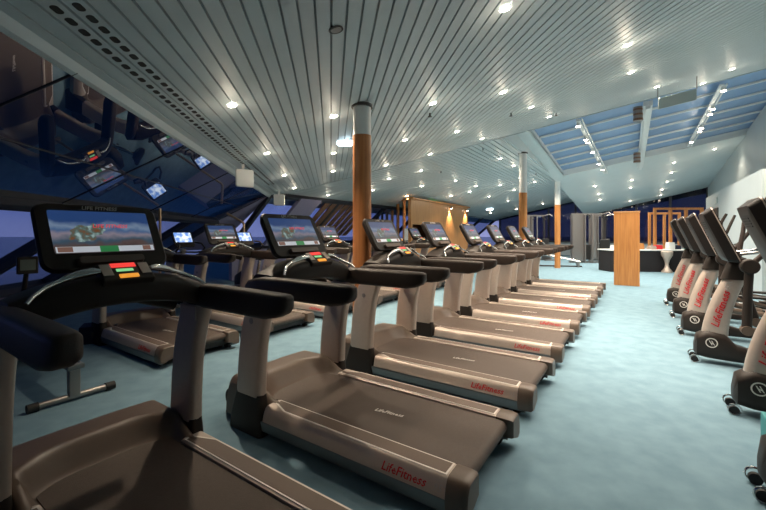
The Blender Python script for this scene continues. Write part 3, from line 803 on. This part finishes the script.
# the one that is off
o = dup(dl); o.location = unproj(P1, 336, 29)+Vector((0,0,-.002)); o.rotation_euler = pnormal(P1).to_track_quat('-Z', 'Y').to_euler()
tag(o, 'unlit round ceiling spotlight with a dark ring, near the top centre', 'ceiling light')
for ch in list(o.children):
    if ch.type == 'LIGHT': bpy.data.objects.remove(ch); continue
    ch.data = ch.data.copy(); ch.data.materials.clear(); ch.data.materials.append(M['steel_dark' if ch.name.startswith('ring') else 'lamp_off'])
# spotlight tracks across the skylight
def track(a, b, spots, label):
    pa, pb = unproj(P3, *a), unproj(P3, *b)
    t = thing('spotlight_track', label, 'track light', pa)
    up = Vector((0,0,1)); d = pb-pa; sd = d.cross(up).normalized()
    m = MB(); m.beam(Vector((0,0,-.02)), d+Vector((0,0,-.02)), sd*.045, up*.02); m.beam(sd*.09+Vector((0,0,-.02)), d+sd*.09+Vector((0,0,-.02)), sd*.015, up*.02)
    m.build('rail', 'white', t)
    for (px, py) in spots:
        p = unproj(P3, px, py)-pa
        m = MB(); m.cyl(p+Vector((0,0,-.14)), (0,0,1), .055, .12, 16, .04); h = m.build('lamp_head', 'white', t, 40)
        MB().cyl(p+Vector((0,0,-.152)), (0,0,1), .048, .014, 16).build('lens', 'lamp', h)
        sl = bpy.data.objects.new('spot_light', spot); COL.objects.link(sl); sl.parent = t; sl.location = p+Vector((0,0,-.18))
track((578,119), (605,173), [(578,121),(585.7,135),(588,138),(592.4,148),(598.8,160),(602.6,166)], 'white spotlight track crossing the left part of the skylight')
track((722,84), (688,146), [(723.6,85),(713,104),(710,109.4),(701.4,123.5),(699.6,127),(691.5,138)], 'white spotlight track crossing the right part of the skylight')
# main white beam in the middle of the skylight, and its two barrel fittings
pa, pb = unproj(P3, 648, 104), unproj(P3, 640, 167)
m = MB(); sd = (pb-pa).cross(Vector((0,0,1))).normalized()
m.beam(pa+Vector((0,0,.02)), pb+Vector((0,0,.02)), sd*.10, Vector((0,0,.06))); m.beam(pa+Vector((0,0,-.09)), pb+Vector((0,0,-.09)), sd*.05, Vector((0,0,.03)))
tag(m.build('roof_beam', 'white'), 'broad white beam between the two spotlight tracks under the skylight', 'beam')
for (px, py, lb) in ((638,112,'upper round barrel-shaped fitting beside the white roof beam'), (637,156,'lower round barrel-shaped fitting beside the white roof beam')):
    p = unproj(P3, px, py); p = Vector((0,0,EYE))+(p-Vector((0,0,EYE)))*.95; p.z -= .05
    t = thing('barrel_fitting', lb, 'light fitting', p)
    MB().cyl((0,0,-.17), (0,0,1), .10, .34, 20).build('body', 'steel', t, 40)
    m = MB()
    for z in (-.16, -.04, .08):
        m.cyl((0,0,z), (0,0,1), .104, .045, 20)
    m.build('band', 'wood_brown', t, 40)
# hanging panel
p = Vector((5.34, 6.9, 3.84))
t = thing('hanging_panel', 'pale rectangular panel hung below the ceiling at the skylight edge', 'panel', p)
m = MB(); dd = Vector((SD.x, SD.y, .2)); m.beam(-dd*.29, dd*.29, Vector((0,0,1))*.10, Vector((.29,.957,0))*.02); m.build('board', 'panel_grey', t, bevel=.005)
m = MB()
for q in (-.3, .3): m.tube([dd*q+Vector((0,0,.1)), dd*q+Vector((0,0,.32))], .008, 6)
m.build('hanger', 'steel', t)
# emergency lamp beside the first column
p = unproj(P1, 345, 141)
t = thing('emergency_lamp', 'cool white oblong lamp on the ceiling beside the nearest column', 'lamp', p)
m = MB(); rings = []
for z, k in ((0, 1), (-.05, 1), (-.075, .8)): rings.append([(x, y, z) for x, y in rrect(0, 0, .13*k, .05*k, .045*k, 5)])
m.loft(rings); m.build('diffuser', 'lamp_blue', t, 50); MB().box(-.12, .12, -.045, .045, 0, .02).build('mount', 'white', t)
p = unproj(P2, 489.6, 208.8); t = thing('emergency_lamp', 'distant cool white lamp low in the far ceiling', 'lamp', p)
m = MB(); m.loft([[(x, y, z) for x, y in rrect(0, 0, .2*k, .08*k, .05*k, 4)] for z, k in ((0, 1), (-.08, .8))]); m.build('diffuser', 'lamp_blue', t, 50)
# exit sign
p = unproj(P2, 441, 200); p = Vector((2.17, 15.77, 2.54))
t = thing('exit_sign', 'small lit green exit sign on top of the wooden kiosk', 'exit sign', p, -.55)
MB().box(-.17, .17, -.03, .03, -.08, .08).build('body', 'exit', t, bevel=.005)
text('EXIT', .12, 'lettering', 'bar_white', t, (0, -.033, 0), (1,0,0), (0,0,1))
# speakers by the eave
for px, py, lb in ((245, 177, 'white loudspeaker hung at the eave, the nearer and larger one'), (281, 203, 'white loudspeaker hung at the ceiling corner, the farther one')):
    p = unproj(P1, px-2, py-13 if px < 260 else py-12)
    t = thing('loudspeaker', lb, 'loudspeaker', p, .6 if px < 260 else .3)
    m = MB(); rings = []
    for x, hw, hh in ((-.06, .07, .085), (.0, .085, .11), (.10, .11, .14), (.12, .10, .13)):
        rings.append([(y, x, z) for y, z in rrect(0, -.24, hh, hw*1.3, .03, 4)])
    m.loft([[(a, -b, c) for a, b, c in r] for r in rings]); m.build('cabinet', 'white', t, 40)
    m = MB(); m.beam((0,0,.0), (0,0,-.16), (.02,0,0), (0,.01,0)); m.build('bracket', 'white', t)
# perforated ventilation rows in the slats by the eave
for r_, lb in ((0, 'row of dark ventilation slots in the ceiling nearest the sloping glass'), (1, 'second row of dark ventilation slots, farther from the sloping glass')):
    m = MB(); nq = EAVE_N+.07+.103*(1+r_*1)+.06
    yv = .0
    k = 0
    while yv < 8.9:
        c = N0*nq+D0*yv
        ring = []
        for a, b in rrect(0, 0, .019, .038, .018, 4):
            q = c+N0*a+D0*b; ring.append(Vector((q.x, q.y, hz(P1, q.x, q.y)-.0015)))
        m.loft([ring, [v+Vector((0,0,.004)) for v in ring]])
        yv += .11 if k % 9 else .13; k += 1
    struct(m.build('trim_%d' % (5+r_), 'black'))
# sprinklers
for i, (px, py, P) in enumerate(((430,113,P1),(511,113,P1),(556,113,P1),(483,148,P2),(441,171,P2),(536,173,P2))):
    p = unproj(P, px, py)
    m = MB(); m.cyl((0,0,-.05), (0,0,1), .012, .05, 8); m.cyl((0,0,-.055), (0,0,1), .03, .006, 12)
    tag(m.build('sprinkler', 'steel_dark', loc=p), ['dark ceiling sprinkler below a spotlight right of the nearest column','dark ceiling sprinkler over the middle column','dark ceiling sprinkler at the corner of the skylight','dark ceiling sprinkler just beyond the ceiling seam','tiny sprinkler in the ceiling over the wooden kiosk','tiny sprinkler between the two far columns'][i], 'sprinkler', 'ceiling sprinklers')

# ------------------------------------------------------------------ sloping window details: wide beam and brown louvre in the second stretch
def w2(a, z0, z1, wd, th, matl, name, label, cat, slats=0):
    m = MB(); sl = lambda z: (zE2-z)/(zE2-1.0)*1.7
    up = None
    P_ = lambda aa, z, o=0: W20+ROW*aa+NW*(sl(z)-o)+Vector((0,0,z))
    if not slats:
        m.loft([[P_(a, z0, .05), P_(a+wd, z0, .05), P_(a+wd, z0, .05+th), P_(a, z0, .05+th)], [P_(a, z1, .05), P_(a+wd, z1, .05), P_(a+wd, z1, .05+th), P_(a, z1, .05+th)]])
    else:
        for k in range(slats):
            aa = a+wd*k/slats; ww = wd/slats*.72
            m.loft([[P_(aa, z0, .04), P_(aa+ww, z0, .04), P_(aa+ww, z0, .04+th), P_(aa, z0, .04+th)], [P_(aa, z1, .04), P_(aa+ww, z1, .04), P_(aa+ww, z1, .04+th), P_(aa, z1, .04+th)]])
    return tag(m.build(name, matl), label, cat)
w2(1.0, 1.0, 2.4, .85, .16, 'lavender', 'sloping_beam', 'wide lavender sloping beam behind the second console', 'beam')
w2(2.2, 1.3, 2.4, 2.6, .05, 'wood_brown', 'slatted_blind', 'brown wooden slatted panel against the far sloping window', 'blind', 8)

# ------------------------------------------------------------------ kiosk of wood with a slatted side
kc = Vector((1.0, 13.5, 0)); kd = Vector((3.16, 5.1, 0)).normalized(); ks = Vector((-1.24, 4.3, 0)).normalized(); kn = Vector((-kd.y, kd.x, 0))
H = 2.62
kio = thing('wooden_kiosk', 'pale wood-panelled kiosk with open hatch and slatted side, beyond the front treadmills', 'kiosk', kc)
def kp_(a, d_, z, n_=0): return kd*a+kn*n_+Vector((0,0,z))
m = MB(); L_ = 6.0
for a0, a1, z0, z1 in ((0,.12,0,H), (.12,2.3,1.72,H), (.12,2.3,0,.95), (2.3,L_,0,H)):
    m.loft([[kp_(a0,0,z0), kp_(a1,0,z0), kp_(a1,0,z0,.12), kp_(a0,0,z0,.12)], [kp_(a0,0,z1), kp_(a1,0,z1), kp_(a1,0,z1,.12), kp_(a0,0,z1,.12)]])
m.build('front_panel', 'wood_pale', kio)
m = MB(); m.loft([[kp_(L_,0,0), kp_(L_,0,0,1.6), kp_(L_-.1,0,0,1.6), kp_(L_-.1,0,0)], [kp_(L_,0,H), kp_(L_,0,H,1.6), kp_(L_-.1,0,H,1.6), kp_(L_-.1,0,H)]]); m.build('end_panel', 'wood_pale', kio)
m = MB(); m.beam(kp_(-.05,0,H+.02,.0), kp_(L_+.05,0,H+.02,.0), Vector((0,0,.03)), kn*.09); m.build('cornice', 'wood', kio)
m = MB(); m.loft([[kp_(2.6,0,.0,1.4), kp_(L_-.1,0,.0,1.4), kp_(L_-.1,0,.0,1.5), kp_(2.6,0,0,1.5)], [kp_(2.6,0,H-.1,1.4), kp_(L_-.1,0,H-.1,1.4), kp_(L_-.1,0,H-.1,1.5), kp_(2.6,0,H-.1,1.5)]]); m.build('back_panel', 'wood_brown', kio)
m = MB(); m.beam(ks*0+Vector((0,0,H+.02)), ks*4.5+Vector((0,0,H+.02)), Vector((0,0,.03)), Vector((.05,.01,0))); m.build('side_rail', 'wood', kio)
for q in (.75, 1.5, 2.25, 3.0, 3.75, 4.45):
    m = MB(); p = ks*q; m.beam(p, p+Vector((0,0,H)), ks*.06, Vector((.04,.01,0))); m.build('post', 'wood', kio)
m = MB(); m.beam(kp_(.45,0,1.35,.5), kp_(1.0,0,1.35,.5), Vector((0,0,.22)), kn*.02); m.build('notice_board', 'white', kio)
l = bpy.data.lights.new('kiosk_spot', 'SPOT'); l.energy = 150; l.color = (1, .72, .42); l.spot_size = 1.5; l.spot_blend = .7; l.shadow_soft_size = .05
for a in (3.6, 5.6):
    lo = bpy.data.objects.new('kiosk_spot', l); COL.objects.link(lo)
    t = thing('kiosk_wall_light', 'small warm wall light on the kiosk front, %s' % ('beside the exit sign' if a == 3.6 else 'at its far end'), 'wall light', kc+kp_(a, 0, H-.12, -.10))
    MB().cyl((0,0,-.04), (0,0,1), .04, .1, 12).build('shade', 'steel', t, 40); MB().cyl((0,0,-.05), (0,0,1), .034, .012, 12).build('lens', 'lamp', t)
    lo.parent = t; lo.location = (0, 0, -.08); lo.rotation_euler = (0,0,0)

# ------------------------------------------------------------------ tall wooden cabinet
t = thing('wooden_cabinet', 'tall plain wooden cabinet standing alone on the carpet at the end of the aisle', 'cabinet', (6.50, 10.14, 0), -.595)
m = MB(); m.box(-.29, .29, 0, .26, 0, 1.95); m.build('body', 'wood', t, bevel=.004)
m = MB(); m.box(-.30, .30, -.01, .27, 1.95, 1.985); m.build('top', 'wood_pale', t, bevel=.004)

# ------------------------------------------------------------------ slatted wooden screens and reception desk
def frame_screen(loc, rz, wdt, hgt, n, label):
    t = thing('slatted_screen', label, 'wooden screen', loc, rz, 'open wooden screens by the desk')
    for i in range(n):
        x = wdt*i/(n-1); m = MB(); m.box(x-.04, x+.04, -.05, .05, 0, hgt); m.build('post', 'wood', t, bevel=.004)
    m = MB(); m.box(-.04, wdt+.04, -.05, .05, hgt, hgt+.08); m.build('top_rail', 'wood', t, bevel=.004)
frame_screen((10.55, 14.75, 0), -.05, 1.75, 2.30, 4, 'large open wooden screen of upright posts behind the elliptical trainers')
frame_screen((11.5, 16.4, 0), -.1, 1.2, 2.2, 3, 'smaller open wooden screen behind the large one')
t = thing('reception_desk', 'long desk covered with black cloth, beyond the wooden cabinet', 'desk', (8.2, 13.7, 0), -.02)
m = MB(); m.box(0, 3.45, 0, .8, .0, .76); m.build('cloth', 'blackcloth', t, bevel=.02)
m = MB(); m.box(-.03, 3.48, -.03, .83, .76, .80); m.build('desk_top', 'white', t, bevel=.01)
# glass vase with flowers seen before the desk
t = thing('pedestal_vase', 'round pale pedestal in front of the black desk', 'pedestal', (10.05, 13.45, 0))
prof = [(.16,0),(.17,.04),(.08,.16),(.05,.30),(.09,.46),(.17,.62),(.18,.74),(.15,.76)]
m = MB(); m.loft([[(r*math.cos(2*PI*k/20), r*math.sin(2*PI*k/20), z) for k in range(20)] for r, z in prof]); m.build('bowl', 'silver', t, 60)
random.seed(8)
cols = ['white', 'navy', 'teal', 'wood', 'silver', 'red']
dn = ['white folded towel stack', 'navy folded towel stack', 'teal box', 'small wooden box', 'grey box', 'red box']
for i in range(9):
    x = 8.5+i*.34; kcol = cols[i % 6]; h_ = .12+.14*random.random()
    m = MB()
    m.loft([[(a, b, 0) for a, b in rrect(0, 0, .12, .10, .03)], [(a, b, h_*.5) for a, b in rrect(0, 0, .125, .105, .03)], [(a, b, h_) for a, b in rrect(0, 0, .11, .09, .03)]])
    tag(m.build('desk_item', kcol, None, 40, loc=(x, 13.95+.15*(i % 2), .80)), '%s on the black desk, %s' % (dn[i % 6], ['at its left end behind the cabinet','behind the cabinet edge','just right of the cabinet','left of the first screen post','under the first screen post','between two screen posts','in front of the screen, middle','before the second group of posts','at the right end of the desk'][i]), 'desk item', 'items on the reception desk')
# warm table lamp
t = thing('table_lamp', 'small warm glowing lamp on the far desk behind the screen', 'lamp', (11.38, 14.3, .80))
MB().cyl((0,0,0), (0,0,1), .06, .02, 16).build('foot', 'steel', t, 40); MB().cyl((0,0,0), (0,0,1), .012, .42, 10).build('stem', 'steel', t, 40)
MB().cyl((0,0,.36), (0,0,1), .09, .14, 20, .06).build('shade', mat('lamp_shade', (.9,.5,.15), .5, emit=(1,.5,.12), estr=2.0), t, 40)

# ------------------------------------------------------------------ cable weight machines
def cable_machine(loc, rz, label, wide):
    t = thing('cable_machine', label, 'weight machine', loc, rz, 'cable weight machines at the far end')
    H = 2.25
    m = MB(); m.loft([[(x, y, .1) for x, y in rrect(0, 0, wide, .14, .05)], [(x, y, H) for x, y in rrect(0, 0, wide, .14, .05)]]); m.build('weight_tower', 'steel', t, 40)
    m = MB()
    for k in range(14): m.box(wide+.06, wide+.30, -.10, .10, .15+k*.05, .195+k*.05)
    m.build('weight_stack', 'black', t)
    for x, y in ((wide+.02, -.16), (wide+.34, -.16), (wide+.34, .16), (wide+.9, 0)):
        MB().box(x-.03, x+.03, y-.03, y+.03, 0, H).build('post', 'steel' if x < wide+.5 else 'steel_dark', t, bevel=.006)
    m = MB(); m.box(-wide, wide+.95, -.05, .05, H, H+.07); m.tube([(wide+.9, 0, H+.03), (wide+1.0, -.3, H+.10), (wide+1.0, -.5, H+.0)], .025, 8); m.build('top_beam', 'steel', t)
    for x in (wide+.2, wide+.9):
        m = MB(); m.tube([(x+.09*math.cos(a), -.05, H-.08+.09*math.sin(a)) for a in [2*PI*k/16 for k in range(17)]], .018, 6)
        m.build('pulley', 'black', t, 50)
    m = MB(); m.tube([(wide+.9, -.08, H-.1), (wide+.9, -.1, 1.2)], .008, 6); m.build('cable', 'black', t)
    m = MB(); m.box(wide+.7, wide+1.1, -.5, -.1, .42, .50); m.box(wide+.7, wide+1.1, -.14, -.06, .5, 1.1); m.build('seat_pad', 'pad', t, bevel=.02)
    m = MB(); m.box(wide+.85, wide+.95, -.5, .1, 0, .42); m.box(wide+.5, wide+1.2, -.6, -.5, 0, .06); m.box(-wide-.1, wide+1.0, -.06, .06, 0, .08); m.build('base', 'steel', t)
    return t
cable_machine((9.15, 17.9, 0), -.1, 'cable machine with a broad grey tower, nearest the far column', .27)
cable_machine((10.6, 19.2, 0), .5, 'cable machine with black pads, right of the broad grey tower', .16)
cable_machine((7.3, 19.4, 0), .3, 'cable machine seen between the two far columns', .2)
# low bench frame by the far column
t = thing('incline_bench', 'low metal bench frame standing by the far wooden column', 'weight bench', (6.6, 15.9, 0), -.25)
m = MB(); m.tube([(-.3,0,.55), (.6,0,.42), (1.5,0,.22)], .035, 8); m.tube([(-.3,.35,.55), (.6,.35,.42), (1.5,.35,.22)], .035, 8); m.build('rail', 'chrome', t)
m = MB()
for x, h_ in ((-.25, .52), (.7, .40), (1.45, .22)): m.box(x-.03, x+.03, -.03, .38, 0, h_)
m.build('leg_frame', 'steel', t)
MB().box(-.3, .4, .02, .33, .5, .58).build('seat_pad', 'pad', t, bevel=.02)
MB().box(-.2, 1.6, .1, .2, 0, .05).build('base_beam', 'steel_dark', t)

# ------------------------------------------------------------------ white soffit box on the right wall with a sign and a cable
p = RW-ROW*9.4-RIGHT*.9
# ------------------------------------------------------------------ rower on the left
t = thing('rowing_machine', 'rowing machine with low rail and small upright monitor, in the dim left', 'rowing machine', (-2.62, 3.22, 0), RZ)
MB().tube([(0, -.27, .03), (0, -.2, .035), (0, .2, .035), (0, .27, .03)], .026, 12).build('rear_foot', 'steel', t, 50)
for yq in (-.30, .23): MB().cyl((0, yq, .033), (0,1,0), .036, .07, 14).build('rubber_end', 'black', t, 40)
MB().box(-.03, .03, -.04, .04, .03, .27).build('rear_post', 'steel', t, bevel=.008)
m = MB(); m.box(-.06, 1.45, -.06, .06, .27, .31); m.build('rail', 'silver_dark', t, bevel=.008)
m = MB(); m.box(-.02, 1.4, -.04, .04, .31, .318); m.build('rail_track', 'chrome', t, bevel=.003)
m = MB(); m.loft([[(x, y, .36) for x, y in rrect(.75, 0, .12, .16, .05)], [(x, y, .41) for x, y in rrect(.75, 0, .14, .18, .06)]]); m.box(.68, .82, -.07, .07, .315, .36); m.build('seat', 'pad', t, 40)
m = MB(); m.loft([[(x, y, z) for x, z in rrect(1.75, .32, .3, .26, .2, 8)] for y in (-.11, .11)]); m.build('flywheel_cage', 'plastic', t, 40)
MB().tube([(1.5, 0, .3), (1.42, 0, .8), (1.32, 0, 1.02)], .022, 10).build('monitor_arm', 'plastic', t, 50)
m = MB(); m.box(1.27, 1.31, -.085, .085, .99, 1.17); mo = m.build('monitor', 'plastic', t, bevel=.01)
MB().box(1.266, 1.271, -.06, .06, 1.03, 1.14).build('monitor_glass', mat('dim_lcd', (.12,.14,.12), .3), mo)
m = MB(); m.box(1.72, 1.80, -.3, .3, 0, .06); m.build('front_foot', 'steel', t, bevel=.01)
for sg in (-1, 1):
    MB().box(1.40, 1.46, sg*.18-.06, sg*.18+.06, .16, .42).build('footrest', 'pad', t, bevel=.01)
# dark box on the floor by the back row
t = thing('floor_box', 'small dark blue box with a pale label on the floor beside the back row', 'box', (-3.72, 5.0, 0), .5)
MB().box(-.2, .2, -.15, .15, 0, .22).build('body', 'navy', t, bevel=.008)
MB().box(-.07, .07, -.153, -.15, .08, .15).build('label_plate', 'steel_dark', t)
# teal step by the right trainers
t = thing('aerobic_step', 'teal foam block on the floor between the two nearest elliptical trainers', 'foam block', (2.62, 2.44, 0), RZ)
MB().box(-.25, .12, -.12, .12, 0, .20).build('block', 'teal', t, bevel=.01)
# slim posts near the windows
def glass_z(x, y):
    n_ = Vector((x, y, 0)).dot(N0); return zE-(-(n_)-(-EAVE_N))*math.tan(AL)
X, Yd = -.587*6.2, 6.2
m = MB(); m.cyl((0,0,0), (0,0,1), .02, glass_z(X, Yd)-.03, 12); m.cyl((0,0,0), (0,0,1), .07, .015, 16)
tag(m.build('window_post', 'brass', None, 60, loc=(X, Yd, 0)), 'slim upright metal post just right of the first console', 'post')
X, Yd = -.366*9.0, 9.0; zt = EYE+(HOR-222)/F_PX*Yd
m = MB(); m.tube([(0,0,0), (0,0,zt-.06), (-.02,0,zt-.015), (-.07,0.0,zt+.02), (-.40, .0, zt+.20)], .028, 10); m.cyl((0,0,0), (0,0,1), .07, .015, 16)  # slanted top is the pole's reflection in the glass, put in as shape
tag(m.build('pole_with_reflection', 'brass', None, 60, loc=(X, Yd, 0)), 'metal pole with its reflection in the glass modelled as a bent top, just left of the second console', 'pole')
